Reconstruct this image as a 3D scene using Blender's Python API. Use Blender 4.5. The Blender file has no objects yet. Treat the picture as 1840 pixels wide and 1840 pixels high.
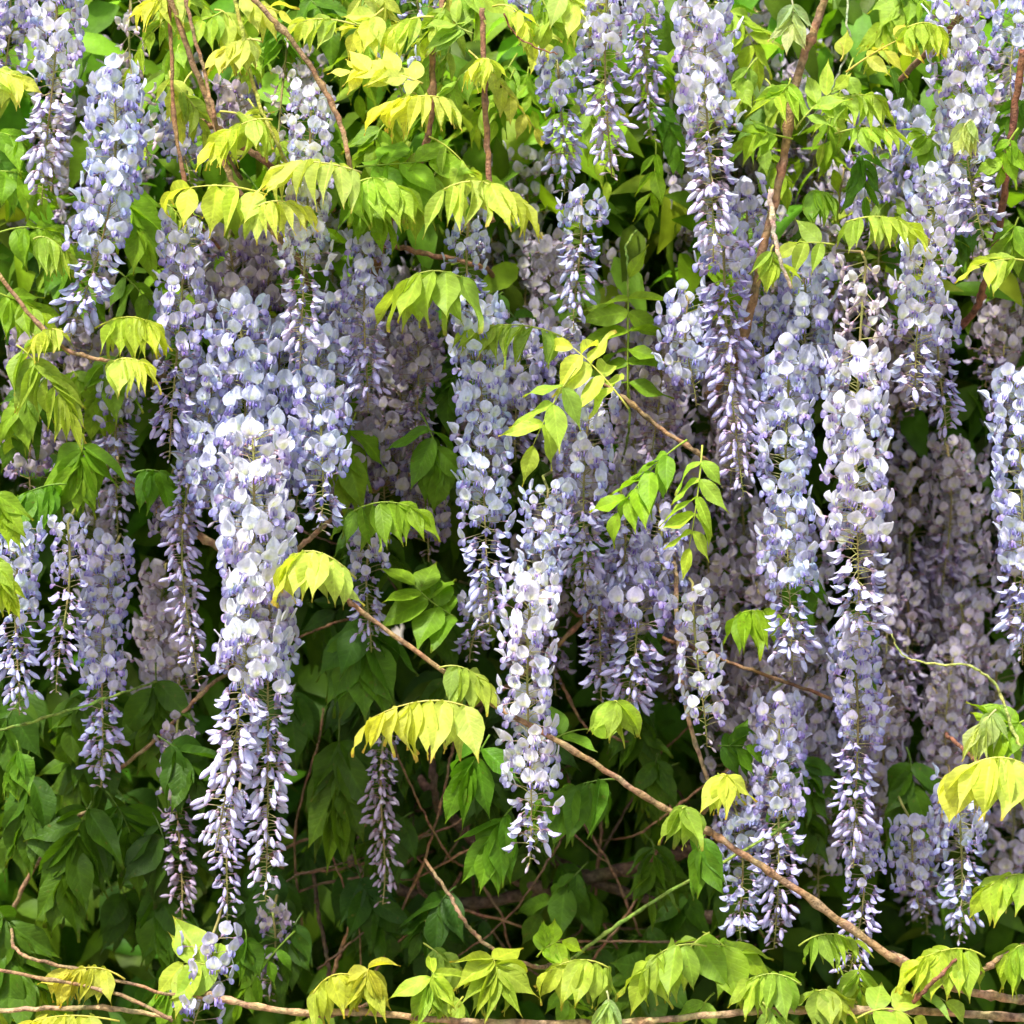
import bpy, math, random
from mathutils import Vector, Matrix, Euler

random.seed(11)
R = math.radians
rnd = random.random
uni = random.uniform
scene = bpy.context.scene
COL = scene.collection

# ------------------------------------------------------------------ camera, sky, sun
DIST = 3.0                 # metres from the camera to the front of the flower curtain
SPX = 1.2 / 1840.0         # metres per photograph pixel on that front
Z0 = 1.75                  # eye height

cam_d = bpy.data.cameras.new('camera')
cam = bpy.data.objects.new('camera', cam_d)
COL.objects.link(cam)
cam.location = (0, -DIST, Z0)
cam.rotation_euler = (R(90), 0, 0)
cam_d.angle = 2 * math.atan(0.6 / DIST)
cam_d.clip_start = 0.05
cam_d.clip_end = 2000
cam_d.dof.use_dof = True
cam_d.dof.focus_distance = 2.94
cam_d.dof.aperture_fstop = 4.5
scene.camera = cam

SUN_DIR = Vector((-0.26, -0.50, 1.0)).normalized()      # towards the sun
world = bpy.data.worlds.new('World')
scene.world = world
world.use_nodes = True
wn = world.node_tree
wn.nodes.clear()
sky = wn.nodes.new('ShaderNodeTexSky')
sky.sky_type = 'NISHITA'
sky.sun_disc = False
sky.sun_elevation = math.asin(SUN_DIR.z)
sky.sun_rotation = math.atan2(SUN_DIR.x, SUN_DIR.y)
sky.air_density = 1.0
sky.dust_density = 3.5
bg = wn.nodes.new('ShaderNodeBackground')
bg.inputs['Strength'].default_value = 0.13
wo = wn.nodes.new('ShaderNodeOutputWorld')
wn.links.new(sky.outputs[0], bg.inputs[0])
wn.links.new(bg.outputs[0], wo.inputs[0])

sun_d = bpy.data.lights.new('sun', 'SUN')
sun_d.energy = 3.5
sun_d.angle = R(6.0)       # sun through thin high cloud: soft-edged shade
sun_d.color = (1.0, 0.965, 0.91)
sun = bpy.data.objects.new('sun', sun_d)
COL.objects.link(sun)
sun.rotation_euler = (-SUN_DIR).to_track_quat('-Z', 'Y').to_euler()

vs = scene.view_settings
vs.view_transform = 'Standard'
vs.look = 'None'
vs.exposure = 1.12
vs.gamma = 1.0
vs.use_curve_mapping = False
cy = scene.cycles
cy.use_adaptive_sampling = True
cy.adaptive_threshold = 0.03
cy.max_bounces = 6
cy.diffuse_bounces = 4
cy.transmission_bounces = 4
cy.glossy_bounces = 2
cy.transparent_max_bounces = 4
cy.use_denoising = True
cy.sample_clamp_indirect = 6.0

# ------------------------------------------------------------------ helpers
def P(px, py, y):
    """A point of the place: photograph pixel px, py taken y metres behind the curtain's front."""
    k = SPX * (DIST + y) / DIST
    return Vector(((px - 920) * k, y, Z0 - (py - 920) * k))

def S(y):
    return SPX * (DIST + y) / DIST

def tag(o, label=None, cat=None, group=None, kind=None):
    if label: o['label'] = label
    if cat: o['category'] = cat
    if group: o['group'] = group
    if kind: o['kind'] = kind
    return o

def empty(name, loc):
    o = bpy.data.objects.new(name, None)
    o.empty_display_size = 0.02
    o.location = loc
    COL.objects.link(o)
    return o

def link(name, mesh, parent=None, loc=None, rot=None, scale=None, color=None):
    o = bpy.data.objects.new(name, mesh)
    if parent is not None: o.parent = parent
    if loc is not None: o.location = loc
    if rot is not None: o.rotation_euler = rot
    if scale is not None: o.scale = scale
    if color is not None: o.color = (color[0], color[1], color[2], 1)
    COL.objects.link(o)
    return o

def lerp(a, b, t):
    return tuple(a[i] + (b[i] - a[i]) * t for i in range(len(a)))

def sm(a, b, x):
    t = min(1.0, max(0.0, (x - a) / (b - a)))
    return t * t * (3 - 2 * t)

class MB:
    """Collects vertices with a tint each, and faces with a material slot each."""
    def __init__(self):
        self.v, self.c, self.f, self.m = [], [], [], []
    def grid(self, rows, mat=0):
        base = len(self.v)
        n = len(rows[0])
        for r in rows:
            for p, c in r:
                self.v.append(tuple(p)); self.c.append(c)
        for i in range(len(rows) - 1):
            for j in range(n - 1):
                a = base + i * n + j
                self.f.append((a, a + 1, a + n + 1, a + n)); self.m.append(mat)
    def tube(self, pts, radii, col, sides=5, mat=0, cap=True):
        base = len(self.v)
        pts = [Vector(p) for p in pts]
        up = Vector((0.13, 0.31, 0.94))
        prev = None
        for i, p in enumerate(pts):
            t = (pts[min(i + 1, len(pts) - 1)] - pts[max(i - 1, 0)])
            t = t.normalized() if t.length > 1e-9 else Vector((0, 0, 1))
            if prev is None:
                a = t.cross(up)
                if a.length < 1e-3: a = t.cross(Vector((1, 0, 0)))
                a.normalize()
            else:
                a = (prev - t * prev.dot(t)).normalized()
            prev = a
            b = t.cross(a)
            c = col[i] if isinstance(col, list) else col
            for k in range(sides):
                th = 2 * math.pi * k / sides
                self.v.append(tuple(p + (a * math.cos(th) + b * math.sin(th)) * radii[i])); self.c.append(c)
        n = len(pts)
        for i in range(n - 1):
            for k in range(sides):
                a = base + i * sides + k
                b = base + i * sides + (k + 1) % sides
                self.f.append((a, b, b + sides, a + sides)); self.m.append(mat)
        if cap:
            self.f.append(tuple(base + k for k in reversed(range(sides)))); self.m.append(mat)
            self.f.append(tuple(base + (n - 1) * sides + k for k in range(sides))); self.m.append(mat)
    def mesh(self, name, mats, smooth=True):
        me = bpy.data.meshes.new(name)
        me.from_pydata(self.v, [], self.f)
        for m in mats: me.materials.append(m)
        if len(mats) > 1:
            me.polygons.foreach_set('material_index', self.m)
        if smooth:
            me.polygons.foreach_set('use_smooth', [True] * len(self.f))
        at = me.color_attributes.new('tint', 'FLOAT_COLOR', 'POINT')
        flat = []
        for c in self.c: flat += [c[0], c[1], c[2], 1.0]
        at.data.foreach_set('color', flat)
        me.update()
        return me

# ------------------------------------------------------------------ materials
def organic(name, translucency, rough, spec, scale, lo, hi, bump=0.0, bump_scale=400.0, trans_tint=(1, 1, 1), stretch=None):
    m = bpy.data.materials.new(name)
    m.use_nodes = True
    nt = m.node_tree
    nt.nodes.clear()
    N, L = nt.nodes.new, nt.links.new
    at = N('ShaderNodeAttribute'); at.attribute_name = 'tint'
    oi = N('ShaderNodeObjectInfo')
    mul = N('ShaderNodeMix'); mul.data_type = 'RGBA'; mul.blend_type = 'MULTIPLY'; mul.inputs[0].default_value = 1
    L(at.outputs['Color'], mul.inputs[6]); L(oi.outputs['Color'], mul.inputs[7])
    tc = N('ShaderNodeTexCoord')
    mp = N('ShaderNodeMapping')
    if stretch: mp.inputs['Scale'].default_value = stretch
    L(tc.outputs['Object'], mp.inputs[0])
    add = N('ShaderNodeVectorMath'); add.operation = 'ADD'
    sc = N('ShaderNodeVectorMath'); sc.operation = 'SCALE'; sc.inputs['Scale'].default_value = 3.0
    cmb = N('ShaderNodeCombineXYZ')
    L(oi.outputs['Random'], cmb.inputs[0]); L(oi.outputs['Random'], cmb.inputs[1])
    L(cmb.outputs[0], sc.inputs[0]); L(mp.outputs[0], add.inputs[0]); L(sc.outputs[0], add.inputs[1])
    nz = N('ShaderNodeTexNoise'); nz.inputs['Scale'].default_value = scale; nz.inputs['Detail'].default_value = 3
    L(add.outputs[0], nz.inputs['Vector'])
    mr = N('ShaderNodeMapRange'); mr.inputs[1].default_value = 0.3; mr.inputs[2].default_value = 0.7
    mr.inputs[3].default_value = lo; mr.inputs[4].default_value = hi
    L(nz.outputs[0], mr.inputs[0])
    mul2 = N('ShaderNodeMix'); mul2.data_type = 'RGBA'; mul2.blend_type = 'MULTIPLY'; mul2.inputs[0].default_value = 1
    L(mul.outputs[2], mul2.inputs[6]); L(mr.outputs[0], mul2.inputs[7])
    pb = N('ShaderNodeBsdfPrincipled')
    pb.inputs['Roughness'].default_value = rough
    pb.inputs['Specular IOR Level'].default_value = spec
    L(mul2.outputs[2], pb.inputs['Base Color'])
    if bump:
        bz = N('ShaderNodeTexNoise'); bz.inputs['Scale'].default_value = bump_scale; bz.inputs['Detail'].default_value = 2
        L(add.outputs[0], bz.inputs['Vector'])
        bp = N('ShaderNodeBump'); bp.inputs['Strength'].default_value = bump; bp.inputs['Distance'].default_value = 0.002
        L(bz.outputs[0], bp.inputs['Height']); L(bp.outputs[0], pb.inputs['Normal'])
    out = N('ShaderNodeOutputMaterial')
    if translucency > 0:
        tr = N('ShaderNodeBsdfTranslucent')
        tt = N('ShaderNodeMix'); tt.data_type = 'RGBA'; tt.blend_type = 'MULTIPLY'; tt.inputs[0].default_value = 1
        tt.inputs[7].default_value = (*trans_tint, 1)
        L(mul2.outputs[2], tt.inputs[6]); L(tt.outputs[2], tr.inputs['Color'])
        mx = N('ShaderNodeMixShader'); mx.inputs[0].default_value = translucency
        L(pb.outputs[0], mx.inputs[1]); L(tr.outputs[0], mx.inputs[2]); L(mx.outputs[0], out.inputs[0])
    else:
        L(pb.outputs[0], out.inputs[0])
    return m

M_PETAL = organic('petal', 0.34, 0.55, 0.22, 260, 0.84, 1.05, 0.35, 600)
M_STALK = organic('flower_stalk', 0.0, 0.55, 0.3, 200, 0.8, 1.15)
M_LEAF = organic('leaf_blade', 0.48, 0.5, 0.22, 60, 0.80, 1.15, 0.35, 300, (1.15, 1.15, 0.5))
M_BARK = organic('vine_bark', 0.0, 0.8, 0.2, 150, 0.40, 1.35, 1.0, 420)
M_OLDBARK = organic('old_bark', 0.0, 0.85, 0.2, 50, 0.45, 1.3, 1.0, 120)

def add_veins(m):
    """Pinnate side veins in the leaflet's own coordinates (X along the blade, Y across) and a few brown specks."""
    nt = m.node_tree
    N, L = nt.nodes.new, nt.links.new
    pb = next(n for n in nt.nodes if n.type == 'BSDF_PRINCIPLED')
    src = pb.inputs['Base Color'].links[0].from_socket
    tc = N('ShaderNodeTexCoord')
    sp = N('ShaderNodeSeparateXYZ'); L(tc.outputs['Object'], sp.inputs[0])
    def math_(op, a, b=None):
        n = N('ShaderNodeMath'); n.operation = op
        for i, q in enumerate((a, b)):
            if q is None: continue
            if isinstance(q, (int, float)): n.inputs[i].default_value = q
            else: L(q, n.inputs[i])
        return n.outputs[0]
    ay = math_('ABSOLUTE', sp.outputs[1])
    ph = math_('SUBTRACT', math_('MULTIPLY', sp.outputs[0], 58.0), math_('MULTIPLY', ay, 62.0))
    vein = math_('POWER', math_('ADD', math_('MULTIPLY', math_('SINE', ph), 0.5), 0.5), 7.0)
    vein = math_('MULTIPLY', vein, math_('LESS_THAN', ay, 0.19))
    fac = math_('ADD', math_('MULTIPLY', vein, 0.12), 0.98)
    mx = N('ShaderNodeMix'); mx.data_type = 'RGBA'; mx.blend_type = 'MULTIPLY'; mx.inputs[0].default_value = 1
    L(src, mx.inputs[6]); L(fac, mx.inputs[7])
    vo = N('ShaderNodeTexNoise'); vo.inputs['Scale'].default_value = 9.0; vo.inputs['Detail'].default_value = 4
    add = next(n for n in nt.nodes if n.type == 'VECT_MATH' and n.operation == 'ADD')
    L(add.outputs[0], vo.inputs['Vector'])
    mr = N('ShaderNodeMapRange'); mr.inputs[1].default_value = 0.66; mr.inputs[2].default_value = 0.74; mr.inputs[4].default_value = 0.55
    L(vo.outputs[0], mr.inputs[0])
    sx = N('ShaderNodeMix'); sx.data_type = 'RGBA'; L(mr.outputs[0], sx.inputs[0]); L(mx.outputs[2], sx.inputs[6]); sx.inputs[7].default_value = (0.20, 0.15, 0.03, 1)
    L(sx.outputs[2], pb.inputs['Base Color'])
    tt = next((n for n in nt.nodes if n.type == 'BSDF_TRANSLUCENT'), None)
    mt = tt.inputs['Color'].links[0].from_node
    L(sx.outputs[2], mt.inputs[6])
    bp = next(n for n in nt.nodes if n.type == 'BUMP')
    hz = bp.inputs['Height'].links[0].from_socket
    L(math_('SUBTRACT', hz, math_('MULTIPLY', vein, 0.25)), bp.inputs['Height'])
M_LEAFLET = organic('leaflet_blade', 0.48, 0.48, 0.25, 5, 0.78, 1.15, 0.35, 24, (1.15, 1.15, 0.5))
add_veins(M_LEAFLET)

# ------------------------------------------------------------------ the setting
def ground_material():
    m = bpy.data.materials.new('lawn')
    m.use_nodes = True
    nt = m.node_tree
    pb = nt.nodes['Principled BSDF']
    nz = nt.nodes.new('ShaderNodeTexNoise'); nz.inputs['Scale'].default_value = 6; nz.inputs['Detail'].default_value = 8
    tc = nt.nodes.new('ShaderNodeTexCoord')
    nt.links.new(tc.outputs['Object'], nz.inputs['Vector'])
    cr = nt.nodes.new('ShaderNodeValToRGB')
    cr.color_ramp.elements[0].color = (0.16, 0.13, 0.09, 1)
    cr.color_ramp.elements[1].color = (0.30, 0.27, 0.20, 1)
    nt.links.new(nz.outputs[0], cr.inputs[0]); nt.links.new(cr.outputs[0], pb.inputs['Base Color'])
    pb.inputs['Roughness'].default_value = 0.9
    return m

g = MB()
g.grid([[((x, y, 0), (1, 1, 1)) for x in (-400, -20, -4, 0, 4, 20, 400)] for y in (-400, -20, -4, 0, 4, 20, 400)])
tag(link('ground', g.mesh('ground', [ground_material()], False)), kind='structure')

# ------------------------------------------------------------------ flower meshes
VIOLET = (0.37, 0.33, 0.66)
DEEP = (0.24, 0.17, 0.52)
PALE = (0.80, 0.80, 0.865)
EYE = (0.80, 0.84, 0.42)
PINKISH = (0.62, 0.57, 0.76)
STALK = (0.36, 0.36, 0.10)
MAUVE = (0.34, 0.20, 0.26)
CREAM = (0.74, 0.66, 0.56)

def standard(mb, o, Hh, W, phi0, phi1, reflex, cup, wav, pale=PALE, fold=0.05, point=0.0):
    """The banner petal: rises from o along +X, bends up; grid of 9 x 8."""
    vsn = [0.0, 0.10, 0.22, 0.38, 0.55, 0.72, 0.87, 0.96, 1.0]
    us = [-1, -0.72, -0.42, -0.14, 0.14, 0.42, 0.72, 1]
    x, z, pv = 0.0, 0.0, 0.0
    s1, s2 = uni(0, 6), uni(0, 6)
    rows = []
    for v in vsn:
        phi = phi0 + (phi1 - phi0) * sm(0.0, 0.40, v) + reflex * v
        x += (v - pv) * Hh * math.cos(phi); z += (v - pv) * Hh * math.sin(phi); pv = v
        if v < 0.30: w = 0.12 + 0.78 * sm(0.0, 0.30, v)
        elif v < 0.6: w = 0.90 + 0.10 * sm(0.30, 0.55, v)
        else: w = math.sqrt(max(0.0, 1 - ((v - 0.55) / 0.452) ** 2)) * (1 - point * sm(0.55, 1.0, v))
        w *= W / 2
        row = []
        for u in us:
            d = cup * (u * u) * w + wav * Hh * math.sin(3 * v + s1) * math.sin(2.2 * u + s2) - fold * W * math.exp(-(u / 0.3) ** 2) * sm(0.1, 0.5, v)
            p = Vector((o[0] + x + math.sin(phi) * d, o[1] + u * w * (1 - min(.55, 0.22 * abs(cup) * abs(u))), o[2] + z - math.cos(phi) * d))
            c = lerp(VIOLET, pale, sm(-0.12, 0.22, v - 0.06 * abs(u)))
            eye = sm(0.08, 0.20, v) * (1 - sm(0.34, 0.56, v)) * (1 - sm(0.22, 0.60, abs(u)))
            c = lerp(c, EYE, 0.85 * eye)
            c = lerp(c, (0.80, 0.80, 0.92), 0.6 * sm(0.7, 1.0, max(abs(u), v)))
            vein = 0.95 + 0.05 * math.cos(u * 15)
            row.append((p, (c[0] * vein, c[1] * vein, c[2])))
        rows.append(row)
    mb.grid(rows, 0)

def pod(mb, o, ax, length, rad, flat, c0, c1, bendz=0.0, sides=6, mat=0, prof=((0, .25), (.18, .72), (.42, 1.0), (.66, .98), (.86, .62), (1, .12))):
    """A closed teardrop from o along direction ax (in XZ)."""
    ax = Vector(ax).normalized()
    side = Vector((0, 1, 0)) if abs(ax.y) < 0.9 else Vector((1, 0, 0))
    b = ax.cross(side).normalized()
    side = b.cross(ax).normalized()
    base = len(mb.v)
    for t, r in prof:
        cpt = Vector(o) + ax * (t * length) + b * (bendz * t * t * length)
        for k in range(sides):
            th = 2 * math.pi * k / sides
            mb.v.append(tuple(cpt + side * (math.cos(th) * r * rad * flat) + b * (math.sin(th) * r * rad)))
            mb.c.append(lerp(c0, c1, sm(0, 0.9, t)))
    n = len(prof)
    for i in range(n - 1):
        for k in range(sides):
            a = base + i * sides + k
            bb = base + i * sides + (k + 1) % sides
            mb.f.append((a, bb, bb + sides, a + sides)); mb.m.append(mat)
    mb.f.append(tuple(base + k for k in reversed(range(sides)))); mb.m.append(mat)
    mb.f.append(tuple(base + (n - 1) * sides + k for k in range(sides))); mb.m.append(mat)

def pedicel(mb, L, up, calyx=True):
    pts = [(0, 0, 0), (L * 0.4, 0, up * 0.75), (L * 0.8, 0, up), (L, 0, up * 0.9)]
    mb.tube(pts, [0.00055, 0.0005, 0.0005, 0.0006], [STALK, STALK, lerp(STALK, MAUVE, .5), MAUVE], 4, 1, False)
    if calyx:
        pod(mb, (L - 0.0008, 0, up * 0.9), (1, 0, -0.15), 0.005, 0.0021, 1.1, MAUVE, lerp(MAUVE, PINKISH, .5), 0, 5, 1, ((0, .3), (.5, 1), (1, .9)))
    return (L + 0.0022, 0, up * 0.9)

def make_flower(i):
    mb = MB()
    o = pedicel(mb, uni(0.018, 0.033), uni(-0.001, 0.006))
    standard(mb, o, uni(0.0185, 0.0225), uni(0.0175, 0.0225), R(uni(0, 25)), R(uni(48, 100)), R(uni(-15, 28)), uni(-0.55, 0.30), uni(0.03, 0.09), fold=uni(0.04, 0.20), point=uni(0, .45), pale=
             lerp(PALE, (0.74, 0.75, 0.86), rnd() * 0.7))
    kb = MB()
    ang = R(uni(-58, -22))
    ax = Vector((math.cos(ang), 0, math.sin(ang)))
    pod(kb, (o[0], 0, o[2] - 0.0005), ax, uni(0.0080, 0.0098), 0.0022, 0.62, (0.55, 0.50, 0.75), DEEP, uni(-.25, -.05), 6)
    nrm = Vector((-math.sin(ang), 0, math.cos(ang)))
    for sgn in (-1, 1):
        Ln = uni(0.0088, 0.0115); fl = uni(0.05, 0.3)
        rows = []
        for t in (0, .2, .45, .7, .9, 1.0):
            hw = (0.0008 + 0.0030 * sm(0, .5, t)) * math.sqrt(max(0.03, 1 - max(0, (t - .62) / .385) ** 2))
            row = []
            for q in (-1, -.35, .35, 1):
                bulge = 0.0016 * math.sin(math.pi * min(1, t + .1)) * (1 - q * q)
                p = Vector(o) + ax * (t * Ln) + nrm * (q * hw + 0.0008 - 0.002 * t * t) + Vector((0, sgn * (0.0016 + bulge + fl * 0.006 * t + 0.0012 * abs(q - .2)), 0))
                c = lerp((0.72, 0.70, 0.86), VIOLET, sm(.2, 1.0, t))
                c = lerp(c, DEEP, 0.35 * sm(.3, 1, -q))
                row.append((p, c))
            rows.append(row)
        kb.grid(rows, 0)
    return mb.mesh('flower_%d' % i, [M_PETAL, M_STALK]), kb.mesh('keel_%d' % i, [M_PETAL])

def make_half(i):
    mb = MB()
    o = pedicel(mb, uni(0.013, 0.019), uni(-0.001, 0.003))
    a = uni(-62, -25)
    standard(mb, o, uni(0.0145, 0.0175), uni(0.0120, 0.0155), R(a), R(a + uni(0, 45)), R(uni(-20, 25)), uni(0.5, 1.0), 0.06, (0.68, 0.69, 0.86), fold=uni(-.05, .03), point=uni(0, .3))
    ax = Vector((math.cos(R(a - 8)), 0, math.sin(R(a - 8))))
    pod(mb, o, ax, uni(0.0125, 0.0145), 0.0032, 0.75, (0.56, 0.5, 0.78), VIOLET, -0.05, 6)
    return mb.mesh('opening_%d' % i, [M_PETAL, M_STALK])

def make_bud(i):
    mb = MB()
    L = uni(0.010, 0.019)
    o = pedicel(mb, L, uni(-0.001, 0.002))
    a = R(uni(-62, -25))
    ax = (math.cos(a), 0, math.sin(a))
    pod(mb, (o[0] - .001, 0, o[2]), ax, uni(0.0135, 0.0175), uni(0.0027, 0.0036), uni(0.8, 1.1), lerp(PINKISH, PALE, rnd() * .6), (0.66, 0.64, 0.88), uni(-0.08, 0.10), 7)
    return mb.mesh('bud_%d' % i, [M_PETAL, M_STALK])

def make_tip(i):
    mb = MB()
    o = pedicel(mb, uni(0.006, 0.009), uni(-0.001, 0.002), False)
    a = R(uni(-55, 0))
    pod(mb, (o[0] - .003, 0, o[2]), (math.cos(a), 0, math.sin(a)), uni(0.006, 0.009), uni(0.0013, 0.0019), 1, (0.42, 0.36, 0.36), (0.60, 0.53, 0.64), 0.05, 5)
    return mb.mesh('tip_bud_%d' % i, [M_PETAL, M_STALK])

def make_withered(i):
    mb = MB()
    o = pedicel(mb, uni(0.012, 0.018), uni(-0.002, 0.003))
    c = lerp(CREAM, (0.62, 0.56, 0.64), rnd())
    standard(mb, o, uni(0.011, 0.015), uni(0.010, 0.015), R(uni(-40, 30)), R(uni(-30, 90)), R(uni(20, 90)), uni(-0.9, 1.1), uni(0.08, 0.16), c)
    pod(mb, o, (0.7, 0, -0.7), uni(0.008, 0.011), 0.0022, 0.7, CREAM, (0.50, 0.40, 0.50), uni(-.4, .2), 5)
    return mb.mesh('withered_%d' % i, [M_PETAL, M_STALK])

FLOWERS = [make_flower(i) for i in range(14)]
HALVES = [make_half(i) for i in range(9)]
BUDS = [make_bud(i) for i in range(8)]
TIPS = [make_tip(i) for i in range(4)]
WITHER = [make_withered(i) for i in range(7)]

# ------------------------------------------------------------------ racemes
THINGS = []     # (object, px, py, kind) for the labels

def raceme(xt, yt, xb, yb, w, y, b1, tint=(1, 1, 1), wither=None, sparse=1.0, h=60, keel=True, label=None, group=None, bow=0, stalkc=(1, 1, 1)):
    """Hangs from (xt, yt) to (xb, yb) in photograph pixels, y metres deep; open flowers above b1,
    then opening ones over h pixels, then buds to the tip."""
    k = S(y)
    top = P(xt, yt, y)
    root = empty('wisteria_raceme', top)
    root['px'] = xt
    n = 14
    path = []
    wob = uni(-8, 8)
    bow += uni(-9, 9)
    for i in range(n + 1):
        t = i / n
        px = xt + (xb - xt) * t + wob * math.sin(t * 5) + bow * math.sin(t * math.pi)
        path.append(P(px, yt + (yb - yt) * t, y + 0.008 * math.sin(t * 4 + wob)) - top)
    up = [Vector((uni(-.02, .02), uni(.12, .16), uni(.01, .03))), Vector((uni(-.006, .006), .05, .016))]
    pts = up + path
    mb = MB()
    nr = len(pts)
    c1, c2 = (0.20, 0.24, 0.05), (0.30, 0.21, 0.09)
    mb.tube(pts, [0.0018 - 0.0011 * i / (nr - 1) for i in range(nr)], [lerp(c1, c2, rnd()) for _ in range(nr)], 6)
    link('rachis', mb.mesh('rachis', [M_STALK]), root, color=stalkc)
    length = yb - yt
    h += 25
    fs = w / 130.0
    py = yt
    az = uni(0, 6.28)
    while py < yb:
        t = (py - yt) / length
        left = yb - py
        az += 2.39996 + uni(-.35, .35)
        f = t * n
        i0 = min(int(f), n - 1)
        loc = path[i0].lerp(path[i0 + 1], f - i0)
        jit = (uni(-.32, .32), uni(-.30, .30))
        bri = uni(0.93, 1.05)
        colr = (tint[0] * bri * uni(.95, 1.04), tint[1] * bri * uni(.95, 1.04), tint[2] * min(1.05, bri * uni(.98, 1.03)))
        stage = py + uni(-16, 16)
        if wither and stage < wither:
            if rnd() < 0.85:
                s = uni(.85, 1.2) * fs
                link('withered_flower', random.choice(WITHER), root, loc, (jit[0] * 2, jit[1] * 2 + uni(-.2, .6), az), (s, s, s), colr)
            py += 5.6 / sparse
        elif left < 34:
            s = uni(.8, 1.15) * max(.8, fs)
            link('bud', random.choice(TIPS), root, loc, (jit[0], jit[1] + uni(-.1, .5), az), (s, s, s), colr)
            py += 4.6
        elif stage < b1:
            s = uni(.78, .98) * fs
            fm, km = random.choice(FLOWERS)
            # younger, lower flowers nod a little
            o = link('flower', fm, root, loc, (jit[0], jit[1] - uni(.0, .30), az), (s, s, s), colr)
            if keel:
                link('keel', km, o, color=(colr[0] * uni(.82, 1.05), colr[1] * uni(.85, 1.05), min(1, colr[2])))
            py += 2.55 / sparse
        elif stage < b1 + h:
            s = uni(.85, 1.0) * fs ** .7
            link('opening_flower', random.choice(HALVES), root, loc, (jit[0], jit[1] + uni(-.1, .4), az), (s, s, s), colr)
            py += 2.7 / sparse
        else:
            q = (py - b1 - h) / max(1.0, yb - b1 - h)
            s = uni(.88, 1.1) * (1.14 - 0.36 * q) * (0.35 + 0.65 * fs)
            link('bud', random.choice(BUDS), root, loc, (jit[0], jit[1] + uni(-.25, .3), az), (s, s, s), colr)
            py += (2.2 + 0.6 * q) / sparse
    tag(root, label, 'flower cluster', group)
    THINGS.append((root, (xt + xb) / 2, (yt + yb) / 2, 'raceme'))
    return root

W_ = (1.08, 1.08, 1.04)      # whitish
B_ = (0.92, 0.97, 1.02)     # bluish
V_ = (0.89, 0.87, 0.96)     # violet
Mv = (0.70, 0.60, 0.60)     # mauve: shade of the depth put into the tint, also the drying raceme's dullness

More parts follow.
